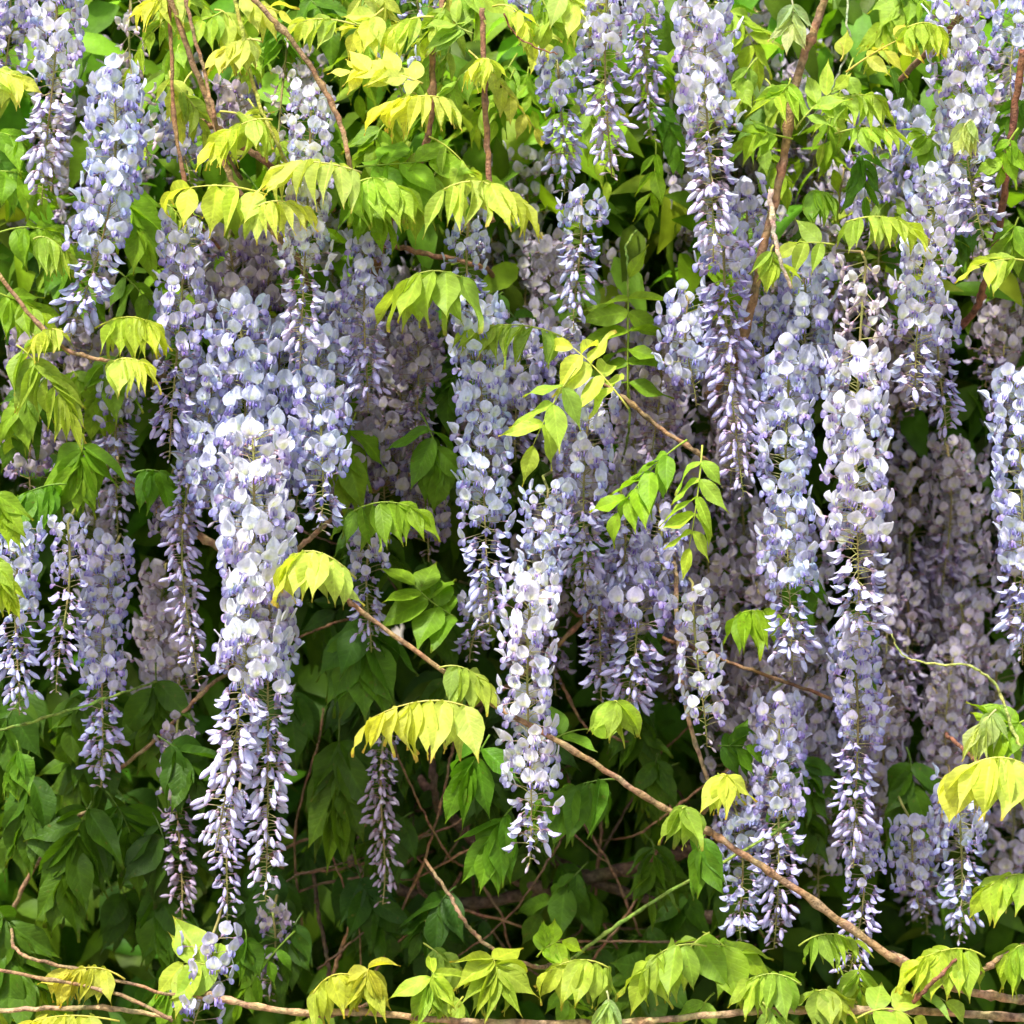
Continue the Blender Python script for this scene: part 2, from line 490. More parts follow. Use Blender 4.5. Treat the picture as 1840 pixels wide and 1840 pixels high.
# xt, yt, xb, yb, width, depth, open-to, tint, opts, label
RACEMES = [
 (95,-110,82,368,130,-.05,150,W_,dict(h=70),'whitish raceme tapering to a bare yellowish tip in the top left corner'),
 (205,150,128,612,140,-.08,470,B_,dict(h=50,bow=22),'long pale blue raceme bending left at its budded tip, upper left'),
 (238,-30,262,300,130,.03,60,W_,dict(wither=250,sparse=.9),'cream withered raceme with papery flowers beside the upper left vines'),
 (560,175,540,665,112,-.065,490,W_,dict(h=60),'pale raceme under yellow leaves with a long bud string, left of centre top'),
 (515,90,500,330,120,.05,120,W_,dict(wither=260,sparse=.8),'half withered whitish raceme between two orange vines near the top'),
 (332,415,308,825,122,-.03,655,V_,dict(h=60),'violet raceme with neat rows of flowers above the bright twin racemes'),
 (365,770,352,1228,92,.03,850,V_,dict(h=40,bow=-22),'slender violet bud string showing along the left edge of the bright twins'),
 (572,610,572,955,130,-.05,865,B_,dict(h=40),'light blue raceme with a few dangling buds above the yellow drooping leaf'),
 (455,780,388,1535,158,-.10,1225,W_,dict(h=70,bow=14),'brightest white raceme, left one of the twins, with pinkish buds'),
 (492,930,472,1620,128,-.085,1265,W_,dict(h=70),'right one of the bright twin racemes, hanging a little lower'),
 (430,560,442,985,150,-.035,985,B_,dict(),'broad open blue-grey raceme above the bright twin racemes'),
 (505,600,490,930,140,-.02,930,B_,dict(),'greyish open raceme tucked between the bright twins and the light blue one'),
 (665,420,658,742,112,-.01,590,V_,dict(h=40),'lavender raceme with long spaced buds right of the upper pale raceme'),
 (842,400,862,640,98,.0,480,B_,dict(h=30),'small grey raceme behind the broad lime leaf, centre top'),
 (862,560,880,1135,130,-.03,950,B_,dict(h=60),'long blue-violet raceme left of the lime leaf with five leaflets'),
 (955,1045,944,1552,128,-.10,1440,W_,dict(h=50,sparse=.86),'bright loose raceme alone in the centre above the dark branches'),
 (1062,710,1050,1062,128,.0,905,V_,dict(h=50),'violet raceme behind the five leaflet lime leaf, right of centre'),
 (1118,905,1120,1085,110,.03,905,V_,dict(h=60),'short cluster of violet buds beside the hanging lime leaflets'),
 (1002,110,1012,352,112,.02,185,B_,dict(h=40),'short blue raceme at the upper centre, left of the white one'),
 (1095,-60,1098,318,128,-.06,110,W_,dict(h=40),'white raceme with wide spread buds, upper centre edge'),
 (1172,-70,1166,250,92,.07,40,V_,dict(h=40),'shaded violet bud raceme right of the white upper centre one'),
 (1045,360,1036,595,110,.02,425,B_,dict(h=30),'small raceme with neat hanging buds below the upper centre pair'),
 (1270,-70,1276,472,138,-.08,245,W_,dict(h=60),'large bright raceme with pink buds, upper right of centre'),
 (1300,430,1335,892,130,-.03,500,V_,dict(h=70),'long bud raceme with a brown stalk below the large bright one'),
 (1718,-50,1772,432,138,-.06,310,W_,dict(h=60,bow=-12),'long whitish raceme in the upper right corner with lime leaflets over it'),
 (1690,330,1645,735,128,-.05,615,W_,dict(h=50,bow=-10),'bright raceme right of the withered topped one'),
 (1556,470,1540,1165,150,-.10,1000,W_,dict(h=70,wither=640),'longest and whitest raceme at right, its top withered to cream'),
 (1532,1135,1538,1560,118,-.01,1340,V_,dict(h=60),'blue-violet raceme hanging directly under the longest white one'),
 (1548,1490,1528,1795,98,.02,1590,V_,dict(h=40),'lowest raceme at right, its tip reaching the bottom lime leaves'),
 (1420,640,1420,1213,130,-.03,1080,B_,dict(h=50),'blue raceme just left of the longest white one'),
 (1826,690,1840,1195,130,-.04,1040,B_,dict(h=50),'blue raceme cut off by the right edge of the picture'),
 (1245,1075,1268,1342,112,-.02,1342,W_,dict(sparse=.6),'sparse small raceme of open flowers on a thin stalk, right of centre'),
 (1402,1270,1386,1705,128,.03,1480,V_,dict(h=60),'shaded violet raceme behind the diagonal vine, lower right'),
 (1325,1465,1338,1705,112,.05,1580,B_,dict(h=50),'short grey-blue raceme beside the green shoot, lower right'),
 (1722,1420,1722,1692,122,.05,1540,B_,dict(h=50),'blue raceme below the pale yellow drooping leaf at right'),
 (1640,1480,1655,1650,112,.08,1600,V_,dict(h=30),'short shaded raceme between the two lower right blue racemes'),
 (42,945,30,1285,122,-.03,1115,B_,dict(h=50),'bright blue raceme at the left edge, its flowers thinning to buds'),
 (122,940,108,1245,92,-.035,1060,V_,dict(h=60,sparse=.75),'thin raceme of violet buds second from the left edge'),
 (205,985,175,1415,118,.05,1245,V_,dict(h=50),'violet raceme right of the left edge pair, tip among dark leaves'),
 (216,670,210,965,108,.10,760,V_,dict(h=50),'shaded raceme of spaced buds below the left lime leaves'),
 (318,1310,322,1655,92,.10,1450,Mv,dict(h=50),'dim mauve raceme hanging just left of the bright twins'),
 (430,1420,402,1668,80,.05,1420,V_,dict(h=30),'faint violet bud string behind the tips of the bright twins'),
 (378,1690,350,1870,130,-.03,1870,V_,dict(sparse=.55),'loose blue-white raceme at the bottom edge, lower left'),
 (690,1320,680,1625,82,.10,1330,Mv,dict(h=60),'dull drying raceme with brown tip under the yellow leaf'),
 (668,950,664,1172,102,.05,1035,V_,dict(h=40,sparse=.8),'small violet raceme above the diagonal vine, left of centre'),
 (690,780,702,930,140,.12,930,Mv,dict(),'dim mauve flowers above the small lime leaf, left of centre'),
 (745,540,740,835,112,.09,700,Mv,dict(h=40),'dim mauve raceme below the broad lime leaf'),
 (1140,1000,1128,1300,150,.05,1130,V_,dict(h=60),'wide shaded violet raceme right of the bright centre one'),
 (1075,1060,1080,1260,110,.09,1120,V_,dict(h=60),'shaded violet bud cluster left of the wide violet raceme'),
 (852,1080,850,1190,100,.10,1120,V_,dict(h=30),'dim violet raceme tip left of the bright centre one'),
 (985,880,962,1100,112,-.07,1100,B_,dict(sparse=.8),'loose open flowers just above the bright centre raceme'),
 (1236,540,1246,730,130,.02,730,B_,dict(),'open pale flowers left of the long bud raceme'),
 (1445,480,1440,760,140,.05,760,B_,dict(),'grey-blue open raceme left of the withered top'),
 (1375,560,1380,800,120,.07,800,V_,dict(),'shaded open raceme right of the long bud raceme'),
 (1560,190,1570,440,130,.09,440,V_,dict(),'dim grey raceme under the upper right lime leaves'),
 (1655,220,1690,470,140,.06,470,B_,dict(),'shaded blue-grey raceme left of the upper right corner one'),
 (1345,350,1350,560,120,.06,560,V_,dict(),'shaded raceme right of the large bright one'),
 (1690,560,1690,800,100,.03,640,V_,dict(h=50),'shaded bud raceme right of the bright one under the withered top'),
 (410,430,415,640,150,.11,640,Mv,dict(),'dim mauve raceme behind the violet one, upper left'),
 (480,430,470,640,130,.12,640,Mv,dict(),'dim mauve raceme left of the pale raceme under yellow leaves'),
 (720,110,720,180,100,.02,150,B_,dict(),'small piece of blue raceme behind the top yellow leaves'),
 (950,-60,955,70,110,.05,40,B_,dict(h=30),'pale raceme end hanging in at the top centre'),
 (740,-80,745,60,110,.05,30,B_,dict(h=30),'blue raceme end hanging in at the top left of centre'),
 (1820,-50,1825,180,110,.03,120,B_,dict(h=40),'pale raceme at the very top right corner'),
 (60,600,62,900,130,.12,900,Mv,dict(),'dim mauve raceme behind the left edge lime leaf'),
 (10,-60,12,160,110,.05,100,V_,dict(h=40),'shaded raceme end in the extreme top left corner'),
 (330,200,335,330,120,.08,330,V_,dict(),'dim violet flowers behind the upper left vines'),
 (420,150,425,290,120,.10,290,Mv,dict(),'dim flowers right of the forked upper left vine'),
 (385,650,392,950,140,-.02,950,B_,dict(),'blue-grey open raceme left of the broad one, above the bright twins'),
 (528,690,536,930,140,.0,930,B_,dict(),'grey-white open raceme behind the light blue one'),
 (612,540,604,800,122,.07,720,V_,dict(h=40),'dim violet raceme between the light blue and the spaced bud racemes'),
 (935,600,930,830,120,.08,760,V_,dict(h=40),'dim lavender raceme right of the long blue-violet one'),
 (1012,600,1004,840,120,.09,780,V_,dict(h=40),'dim raceme behind the yellow-lime leaf tuft'),
 (1185,600,1172,840,120,.10,780,Mv,dict(h=40),'dim mauve raceme right of the lime leaf tuft'),
 (1190,930,1192,1130,120,.09,1080,V_,dict(h=40),'dim violet raceme behind the straight hanging lime leaf'),
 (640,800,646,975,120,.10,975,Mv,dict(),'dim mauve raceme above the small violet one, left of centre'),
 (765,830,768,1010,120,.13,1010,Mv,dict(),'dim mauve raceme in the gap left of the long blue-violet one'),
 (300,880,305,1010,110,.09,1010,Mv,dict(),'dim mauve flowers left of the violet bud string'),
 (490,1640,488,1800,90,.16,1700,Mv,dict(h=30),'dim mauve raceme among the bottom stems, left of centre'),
]
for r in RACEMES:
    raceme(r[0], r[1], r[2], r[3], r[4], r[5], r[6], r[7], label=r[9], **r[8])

# racemes deeper in the bank, in the shade of the front ones
DEEP_SPOTS = []
for (x0, x1, y0, y1, nn) in ((-40, 330, 380, 700, 6), (330, 640, 330, 700, 7), (600, 860, 380, 640, 7), (860, 1240, 250, 700, 15), (950, 1260, 700, 1050, 10),
                             (1180, 1500, 0, 700, 20), (1200, 1480, 780, 1250, 11), (1440, 1860, 50, 620, 18), (1580, 1860, 560, 980, 17), (1560, 1860, 1000, 1480, 17), (1280, 1600, 1120, 1400, 10), (120, 330, 880, 1150, 4), (-30, 600, 60, 330, 8)):
    for i in range(nn):
        DEEP_SPOTS.append((uni(x0, x1), uni(y0, y1)))
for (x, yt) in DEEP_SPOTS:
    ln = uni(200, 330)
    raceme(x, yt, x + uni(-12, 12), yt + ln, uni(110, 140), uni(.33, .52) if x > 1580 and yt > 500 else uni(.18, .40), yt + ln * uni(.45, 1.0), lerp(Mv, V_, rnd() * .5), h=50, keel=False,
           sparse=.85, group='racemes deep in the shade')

# ------------------------------------------------------------------ leaves
def make_leaflet(i, fold, droop, wave, ratio, nose, ribw=0.10):
    """Unit length along +X, normal +Z; ovate with a drawn out tip."""
    mb = MB()
    ts = [0, .06, .16, .3, .46, .62, .76, .88, .96, 1.0]
    s1 = uni(0, 6)
    rows = []
    ang, x, z, pt = 0.0, 0.0, 0.0, 0.0
    for t in ts:
        ang = -droop * (t ** 1.3)
        x += (t - pt) * math.cos(ang); z += (t - pt) * math.sin(ang); pt = t
        hw = ratio * 0.5 * math.sin(math.pi * min(1, t ** .72)) ** .9 * (1 - .70 * sm(.46, .95, t)) * (1.12 + nose)
        hw = max(hw, 0.004)
        row = []
        for q in (-1, -.55, -.12, 0, .12, .55, 1):
            edge = wave * 0.035 * math.sin(9 * t + s1 + (1.7 if q < 0 else 0)) * abs(q)
            lift = math.sin(fold) * abs(q) * hw + edge
            yy = math.cos(fold) * q * hw
            p = (x - math.sin(ang) * lift, yy, z + math.cos(ang) * lift)
            rib = 1.0 + (0.28 * (1 - abs(q) / .13) if abs(q) < .13 else 0)
            side = 1.0 + 0.07 * math.sin(26 * t - 5 * abs(q)) * (abs(q) > .2)
            brown = sm(.84, 1.0, t + .05 * (abs(q) > .9))
            row.append((p, (rib * side * (1 + .1 * brown), rib * side * (1 - .30 * brown), rib * (1 - .2 * brown))))
        rows.append(row)
    mb.grid(rows, 0)
    return mb.mesh('leaflet_%d' % i, [M_LEAFLET])

LF = {
 'flat':  [make_leaflet(i, R(uni(4, 16)), R(uni(5, 45)), uni(.5, 1.6), uni(.32, .40), uni(.0, .08)) for i in range(8)],
 'droop': [make_leaflet(10 + i, R(uni(8, 28)), R(uni(-15, 60)), uni(.8, 2.0), uni(.34, .42), uni(.0, .05)) for i in range(8)],
 'fold':  [make_leaflet(30 + i, R(uni(30, 58)), R(uni(-20, 55)), uni(.6, 1.6), uni(.32, .40), uni(.0, .05)) for i in range(7)],
 'thin':  [make_leaflet(50 + i, R(uni(45, 70)), R(uni(15, 50)), uni(.2, .6), uni(.22, .28), uni(.0, .05)) for i in range(7)],
}
COLS = {
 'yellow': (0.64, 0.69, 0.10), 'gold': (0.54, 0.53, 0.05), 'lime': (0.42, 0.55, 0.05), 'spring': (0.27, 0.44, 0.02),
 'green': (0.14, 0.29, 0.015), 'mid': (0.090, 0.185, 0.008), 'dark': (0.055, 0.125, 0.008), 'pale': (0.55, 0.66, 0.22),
}
FACE = Vector((0, -0.75, 0.65)).normalized()

def leaf(bx, by, tx, ty, y, pairs, ll, col, style='flat', arch=0, out=0.0, droop=.3, spread=1.0, fwd=.45, t0=.3, label=None, group=None, face=None, wid=1.0, dy=0.0, petiole=(1, 1, 1)):
    """Pinnate leaf from base (bx, by) to tip (tx, ty) in photograph pixels; ll is the leaflet length in pixels;
    out leans the middle towards the viewer, dy brings the tip forward."""
    k = S(y)
    b = P(bx, by, y)
    e = P(tx, ty, y - dy)
    arch *= uni(.7, 1.3)
    c = (b + e) / 2 + Vector((uni(-.012, .012), -out, arch * k * 2))
    root = empty('wisteria_leaf', b)
    def pt(t): return b * (1 - t) ** 2 + c * (2 * t * (1 - t)) + e * t * t - b
    def tg(t): return ((c - b) * (1 - t) + (e - c) * t).normalized()
    base = COLS[col] if isinstance(col, str) else col
    v = uni(.88, 1.12)
    base = (min(.9, base[0] * v * uni(.92, 1.1)), min(.9, base[1] * v), base[2] * uni(.8, 1.3))
    mb = MB()
    n = 8
    mb.tube([pt(i / n) for i in range(n + 1)], [(0.0013 - 0.0008 * i / n) for i in range(n + 1)], (1, 1, 1), 5)
    link('rachis', mb.mesh('leaf_rachis', [M_STALK]), root, color=(base[0] * .8, base[1] * .7, base[2]))
    pairs += 1 if pairs > 1 else 0
    ll *= uni(.74, .92) if group else (uni(.80, .90) if col == 'mid' else uni(.92, 1.04))
    if not group and droop > .75: pairs += 1
    pairs = max(1, pairs + random.choice((-1, 0, 0, 1))) if pairs > 1 else pairs
    F = (face or (Vector((0, -.45, .9)).normalized() if droop > .75 and abs(tx - bx) > abs(ty - by) else FACE))
    root['tone'] = col if isinstance(col, str) else 'green'
    fan = 1.5 if droop > .75 else 0.0
    if droop > .75: pairs += 1; ll *= 1.12; spread *= 1.25
    for i in range(pairs + 1):
        t = min(1, t0 + (1 - t0) * (i + (uni(-.18, .18) if 0 < i < pairs else 0)) / max(1, pairs))
        T = tg(t)
        Fv = (F + Vector((uni(-.35, .35), uni(-.25, .25), uni(-.25, .25)))).normalized()
        Sd = T.cross(Fv).normalized()
        size = ll * k * (0.78 + 0.34 * math.sin(math.pi * (0.25 + 0.65 * (i / max(1, pairs)))))
        for sgn in ((-1, 1) if i < pairs else (0,)):
            d = Sd * (sgn * spread * uni(.85, 1.15)) + T * (fwd * uni(.7, 1.3) if sgn else 1.0) + Vector((uni(-.1, .1), uni(-.1, .1), -droop * uni(.75, 1.25)))
            d += T * (fan * (i / max(1, pairs) - .45)) + Vector((uni(-.34, .34), uni(-.2, .2), uni(-.25, .25)))
            d.normalize()
            nn = Fv - d * Fv.dot(d)
            if sgn: nn = nn + Vector((0, 0, .25)) - d * d.z * .25
            nn = (nn - d * nn.dot(d)).normalized()
            nn = (nn + d.cross(nn) * uni(-.5, .5)).normalized()
            sd = nn.cross(d)
            m = Matrix((d, sd, nn)).transposed()
            s = size * uni(.88, 1.1)
            cv = uni(.90, 1.10)
            q_ = i / max(1, pairs)
            young = .74 + .34 * q_
            o = link('leaflet', random.choice(LF[style] if rnd() < .6 else LF[random.choice(('flat', 'droop', 'fold'))]), root, pt(t), m.to_euler(), (s, s * wid * uni(.9, 1.1), s),
                     (min(.9, base[0] * cv * young), min(.9, base[1] * cv * (.86 + .18 * q_)), base[2]))
    tag(root, label, 'leaf', group)
    THINGS.append((root, (bx + tx) / 2, (by + ty) / 2, 'leaf'))
    return root

# bx, by, tx, ty, depth, pairs, leaflet px, colour, style, options, label
LEAVES = [
 (640,1040,505,1020,-.13,3,84,'yellow','droop',dict(arch=38,out=.05,droop=1.3,spread=.45,fwd=.5,t0=.15),'bright yellow drooping leaf right of the twin racemes, at the diagonal vine'),
 (850,1275,668,1290,-.12,4,86,'yellow','droop',dict(arch=34,out=.04,droop=1.2,spread=.4,fwd=.55,t0=.1),'large yellow drooping leaf above the drying raceme'),
 (790,1200,870,1225,-.11,3,66,'lime','droop',dict(arch=14,droop=1.1,spread=.6),'lime drooping leaf where the diagonal vine passes left of the centre raceme'),
 (840,505,712,520,-.08,3,96,'lime','droop',dict(arch=24,out=.05,droop=1.1,spread=.5,t0=.1,wid=1.2),'broad lime drooping leaf with wide leaflets, centre top'),
 (1010,605,850,592,-.06,4,66,'lime','fold',dict(arch=18,droop=1.2,spread=.4,fwd=.6,t0=.15),'lime leaf with narrow hanging leaflets left of the lime tuft'),
 (1130,735,1030,625,-.07,4,82,'yellow','droop',dict(arch=10,droop=.5,spread=.8),'yellow-lime leaf tuft with curled leaflets over the central racemes'),
 (1035,660,958,800,-.10,3,84,'lime','flat',dict(droop=.15,spread=1.0,fwd=.6,t0=.25),'flat lime leaf with five lower leaflets in front of the centre racemes'),
 (1235,790,1110,920,-.09,4,74,'spring','flat',dict(arch=14,droop=.5,spread=.9,fwd=.5,t0=.3),'lime leaf hanging between the violet raceme and its right twin leaf'),
 (1262,800,1238,985,-.10,4,76,'lime','flat',dict(droop=.45,spread=1.0,fwd=.35,t0=.15,out=.02),'yellow-lime leaf hanging straight down with paired curved leaflets, right of centre'),
 (1100,1262,1110,1280,-.09,4,62,'lime','droop',dict(arch=10,out=.03,droop=1.2,spread=.8,t0=0),'small lime umbrella leaf left of the sparse raceme'),
 (1290,1395,1300,1405,-.10,4,62,'yellow','droop',dict(arch=10,out=.03,droop=1.2,spread=.9,t0=0),'small yellow umbrella leaf above the diagonal vine'),
 (1235,1450,1225,1462,-.12,4,66,'lime','droop',dict(arch=8,out=.03,droop=1.3,spread=.8,t0=0,wid=1.2),'lime umbrella leaf whose base sits on the diagonal vine'),
 (1850,1380,1712,1395,-.11,4,92,'yellow','thin',dict(arch=28,out=.04,droop=1.1,spread=.5,fwd=.6,t0=.1,wid=1.5),'pale yellow leaf with slender hanging leaflets at the right edge'),
 (1850,1575,1770,1600,-.10,3,70,'lime','droop',dict(arch=16,droop=1.0,spread=.6,t0=.0),'lime leaf at the right edge below the pale yellow one'),
 (625,925,750,915,-.02,4,66,'spring','flat',dict(arch=16,droop=1.1,spread=.5,t0=.1),'lime leaf with hanging leaflets above the small violet raceme'),
 (820,1110,745,1050,.03,2,92,'spring','flat',dict(droop=.2,spread=1.0,wid=1.35,t0=.1),'broad green leaf left of the long blue-violet raceme tip'),
 (1128,720,1130,500,.06,4,92,'spring','flat',dict(droop=.35,spread=1.0,fwd=.1,t0=.15),'upright green leaf on a thin vertical stalk, right of centre top'),
 (480,350,310,345,-.09,3,80,'yellow','flat',dict(arch=14,droop=.75,spread=.6,fwd=.4,t0=.1,wid=1.3,out=.03),'bright yellow leaf with broad leaflets left of the forked vine'),
 (450,385,545,372,-.10,4,66,'yellow','fold',dict(arch=14,droop=1.0,spread=.5,t0=.1,out=.03),'yellow drooping leaf at the lower end of the forked vine'),
 (650,310,510,300,-.10,4,76,'yellow','fold',dict(arch=10,droop=.8,spread=.9,fwd=.6,t0=.1,out=.03),'star shaped bright yellow leaf over the pale raceme'),
 (640,330,720,340,-.08,3,80,'lime','droop',dict(arch=12,droop=1.0,spread=.6,t0=.1),'lime drooping leaf right of the star shaped yellow leaf'),
 (790,345,945,375,-.11,5,80,'yellow','fold',dict(arch=26,droop=.95,spread=.8,t0=.05,out=.05),'large yellow leaf with claw-like leaflets, centre top'),
 (640,355,690,395,-.03,3,72,'spring','droop',dict(arch=8,droop=1.1,spread=.7,t0=.1),'green drooping leaf under the star shaped yellow leaf'),
 (805,180,690,190,-.10,5,68,'yellow','fold',dict(arch=12,droop=.95,spread=.6,t0=.05,out=.03),'pale yellow leaf with a fringe of thin leaflets, upper centre'),
 (760,150,630,130,-.09,5,58,'yellow','flat',dict(arch=8,droop=-.1,spread=.7,t0=.1,wid=1.3),'yellow leaf with upright rounded leaflets, top left of centre'),
 (880,110,850,120,-.08,4,52,'yellow','thin',dict(arch=8,droop=1.0,spread=.9,t0=0,wid=1.3),'small star shaped yellow leaf on the brown upright shoot'),
 (780,30,700,60,-.07,4,62,'yellow','fold',dict(arch=10,droop=.7,spread=.7),'yellow leaf with folded leaflets at the top edge'),
 (690,15,640,60,-.06,4,62,'yellow','flat',dict(droop=.2,spread=.9,wid=1.2),'flat yellow leaf at the top edge left of centre'),
 (850,60,820,40,-.05,3,72,'lime','flat',dict(droop=.1,spread=1.0),'lime leaf beside the brown upright shoot at the top'),
 (640,300,770,290,-.04,2,104,'spring','flat',dict(droop=.35,spread=.7,wid=1.25),'broad green leaf behind the brown upright stem, upper centre'),
 (490,215,385,255,-.09,4,66,'yellow','fold',dict(arch=12,droop=.8,spread=.6),'bright yellow leaf right of the forked vine, upper left'),
 (395,200,480,225,-.07,3,60,'yellow','fold',dict(arch=6,droop=.5,spread=.8),'small yellow leaf beside the yellow-green stem, upper left'),
 (470,75,400,90,-.07,4,56,'yellow','flat',dict(arch=10,droop=.9,spread=.6,wid=1.2),'yellow leaf at the top between the two orange vines'),
 (640,45,540,40,-.07,4,62,'yellow','fold',dict(arch=10,droop=.6,spread=.7),'yellow leaf at the top right of the long orange vine'),
 (345,-10,270,5,-.06,3,56,'yellow','fold',dict(droop=.8,spread=.7),'yellow leaf at the top edge left of the vines'),
 (400,20,350,40,-.05,3,66,'lime','flat',dict(droop=.4,spread=.9),'lime leaf at the top edge between the vines'),
 (420,-20,500,20,-.05,4,66,'yellow','flat',dict(droop=.4,spread=.9),'yellow leaf at the top edge above the long orange vine'),
 (800,-20,860,-10,-.03,3,80,'lime','flat',dict(droop=.5,spread=.9),'lime leaf hanging in from the top edge at centre'),
 (1000,-30,1050,20,-.07,3,72,'yellow','flat',dict(droop=.5,spread=.8),'yellow leaf at the top edge over the white raceme'),
 (960,-20,985,40,-.03,3,72,'lime','flat',dict(droop=.6,spread=.8),'lime leaf at the top edge left of the white raceme'),
 (-20,425,110,430,-.05,4,76,'spring','droop',dict(arch=16,droop=.7,spread=.7),'green arching leaf at the left edge below the corner raceme'),
 (60,430,120,455,-.09,3,66,'lime','fold',dict(arch=14,droop=1.2,spread=.6),'lime drooping leaf left of the bending blue raceme'),
 (-30,130,35,140,-.06,3,62,'yellow','flat',dict(arch=6,droop=.5,spread=.7,wid=1.2),'yellow leaf at the left edge near the top'),
 (-30,240,50,265,-.04,3,70,'spring','flat',dict(arch=8,droop=.6,spread=.8),'green leaf at the left edge under the yellow one'),
 (-20,310,60,330,-.03,3,72,'spring','droop',dict(arch=8,droop=.8,spread=.7),'green drooping leaf at the left edge above the arching one'),
 (170,590,275,585,-.08,4,74,'lime','droop',dict(arch=24,droop=1.0,spread=.5),'lime arching leaf over the left orange vine'),
 (120,600,60,612,-.09,4,52,'yellow','thin',dict(arch=12,droop=.8,spread=.7,wid=1.4),'small yellow leaf curling at the bend of the left orange vine'),
 (205,650,262,655,-.10,3,62,'yellow','fold',dict(arch=10,droop=1.1,spread=.7,t0=0),'yellow drooping leaf at the end of the left orange vine'),
 (30,620,125,740,-.09,5,82,'lime','fold',dict(arch=18,droop=.8,spread=.6,fwd=.5,t0=.15),'long lime leaf hanging at the left edge with paired leaflets'),
 (-20,520,70,560,-.03,3,76,'spring','flat',dict(droop=.6,spread=.8),'green leaf at the left edge beside the orange vine'),
 (150,780,140,850,.02,2,90,'spring','flat',dict(droop=.8,spread=.6),'green leaf hanging left of the shaded bud raceme'),
 (120,870,20,900,.0,3,80,'green','flat',dict(arch=10,droop=1.0,spread=.5),'green leaf above the left edge racemes'),
 (240,850,310,860,.06,2,72,'green','flat',dict(arch=8,droop=.9,spread=.5),'small green leaf right of the shaded bud raceme'),
 (-20,850,15,930,-.12,3,66,'spring','flat',dict(droop=.8,spread=.5),'lime leaf tip at the left edge above the blue raceme'),
 (-25,970,15,1060,-.14,4,66,'lime','fold',dict(droop=.9,spread=.5),'lime folded leaf over the left edge blue raceme'),
 (640,740,620,850,.06,2,96,'spring','flat',dict(droop=.9,spread=.6),'green hanging leaf right of the light blue raceme'),
 (755,740,790,840,.05,2,96,'green','flat',dict(droop=.9,spread=.6),'green hanging leaf left of the long blue-violet raceme'),
 (560,1790,650,1760,-.07,4,66,'gold','droop',dict(arch=28,droop=1.2,spread=.5,t0=.05),'golden drooping leaf on the bottom vine, left of centre'),
 (660,1775,662,1740,-.08,3,72,'gold','fold',dict(arch=4,droop=1.5,spread=.5,t0=.3),'narrow golden tent shaped leaf on the bottom vine'),
 (780,1800,780,1748,-.08,4,72,'lime','fold',dict(arch=4,droop=1.5,spread=.7,t0=.5),'lime tent shaped leaf on the bottom vine, left of its larger neighbour'),
 (888,1815,886,1722,-.09,4,88,'lime','fold',dict(arch=4,droop=1.4,spread=.75,t0=.65),'large lime tent shaped leaf standing on the bottom vine'),
 (1095,1740,985,1745,-.08,4,78,'lime','droop',dict(arch=18,droop=1.1,spread=.6,t0=.05),'lime drooping leaf at the bottom below the green shoot'),
 (1090,1780,1085,1830,-.09,4,56,'pale','thin',dict(droop=1.2,spread=.5),'tiny pale unfolding leaf at the bottom, right of centre'),
 (965,1720,1010,1690,-.04,3,60,'spring','flat',dict(arch=4,droop=.3,spread=1.0,wid=1.3),'small green leaf with rounded leaflets by the bottom vine'),
 (1270,1700,1160,1740,-.06,3,88,'lime','droop',dict(arch=20,droop=1.0,spread=.6),'lime drooping leaf at the bottom, left of the lower right raceme'),
 (1220,1700,1330,1710,-.04,2,104,'spring','flat',dict(arch=10,droop=.4,spread=.6,wid=1.3),'broad green leaf under the short grey-blue raceme'),
 (1440,1770,1350,1760,-.08,4,76,'lime','droop',dict(arch=16,droop=1.0,spread=.6),'lime leaf cluster at the bottom under the shaded violet raceme'),
 (1370,1800,1400,1850,-.09,2,88,'lime','flat',dict(droop=.6,spread=.7,wid=1.2),'lime broad leaf touching the bottom edge, right of centre'),
 (1450,1800,1505,1790,-.07,3,70,'lime','droop',dict(arch=14,droop=.9,spread=.7,wid=1.3),'rounded lime leaf left of the lowest raceme tip'),
 (1540,1830,1640,1830,-.10,2,80,'lime','flat',dict(arch=14,droop=.1,spread=.9,wid=1.5),'broad rounded lime leaf at the bottom edge, right'),
 (1640,1790,1700,1800,-.09,1,80,'lime','flat',dict(arch=10,droop=.2,spread=.9,wid=1.5),'pair of rounded lime leaflets at the bottom right'),
 (1770,1720,1650,1725,-.10,4,76,'lime','droop',dict(arch=18,droop=1.1,spread=.55),'lime drooping leaf above the forked stems, bottom right'),
 (1850,1700,1815,1720,-.10,3,78,'lime','fold',dict(arch=8,droop=1.1,spread=.6),'lime folded leaf at the right edge, bottom'),
 (1435,1700,1535,1690,-.07,4,56,'lime','fold',dict(arch=16,droop=1.0,spread=.5),'small lime leaf crossing in front of the lowest raceme'),
 (225,1760,110,1755,-.05,5,58,'gold','droop',dict(arch=18,droop=1.0,spread=.5),'golden leaf behind the bottom left vines'),
 (215,1835,60,1835,-.07,5,62,'gold','flat',dict(arch=12,droop=.8,spread=.6,wid=1.2),'golden leaf cut by the bottom edge, lower left'),
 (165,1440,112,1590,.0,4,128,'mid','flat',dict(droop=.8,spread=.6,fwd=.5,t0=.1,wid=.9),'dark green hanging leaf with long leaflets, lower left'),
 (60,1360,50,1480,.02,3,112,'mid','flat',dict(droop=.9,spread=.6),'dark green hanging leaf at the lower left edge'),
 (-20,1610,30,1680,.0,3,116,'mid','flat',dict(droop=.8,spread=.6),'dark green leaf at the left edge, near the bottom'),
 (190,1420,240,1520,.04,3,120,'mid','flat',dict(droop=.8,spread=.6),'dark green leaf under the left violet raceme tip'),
 (280,1190,290,1300,.07,3,118,'mid','flat',dict(droop=.9,spread=.5),'dark green leaf left of the bright twins'),
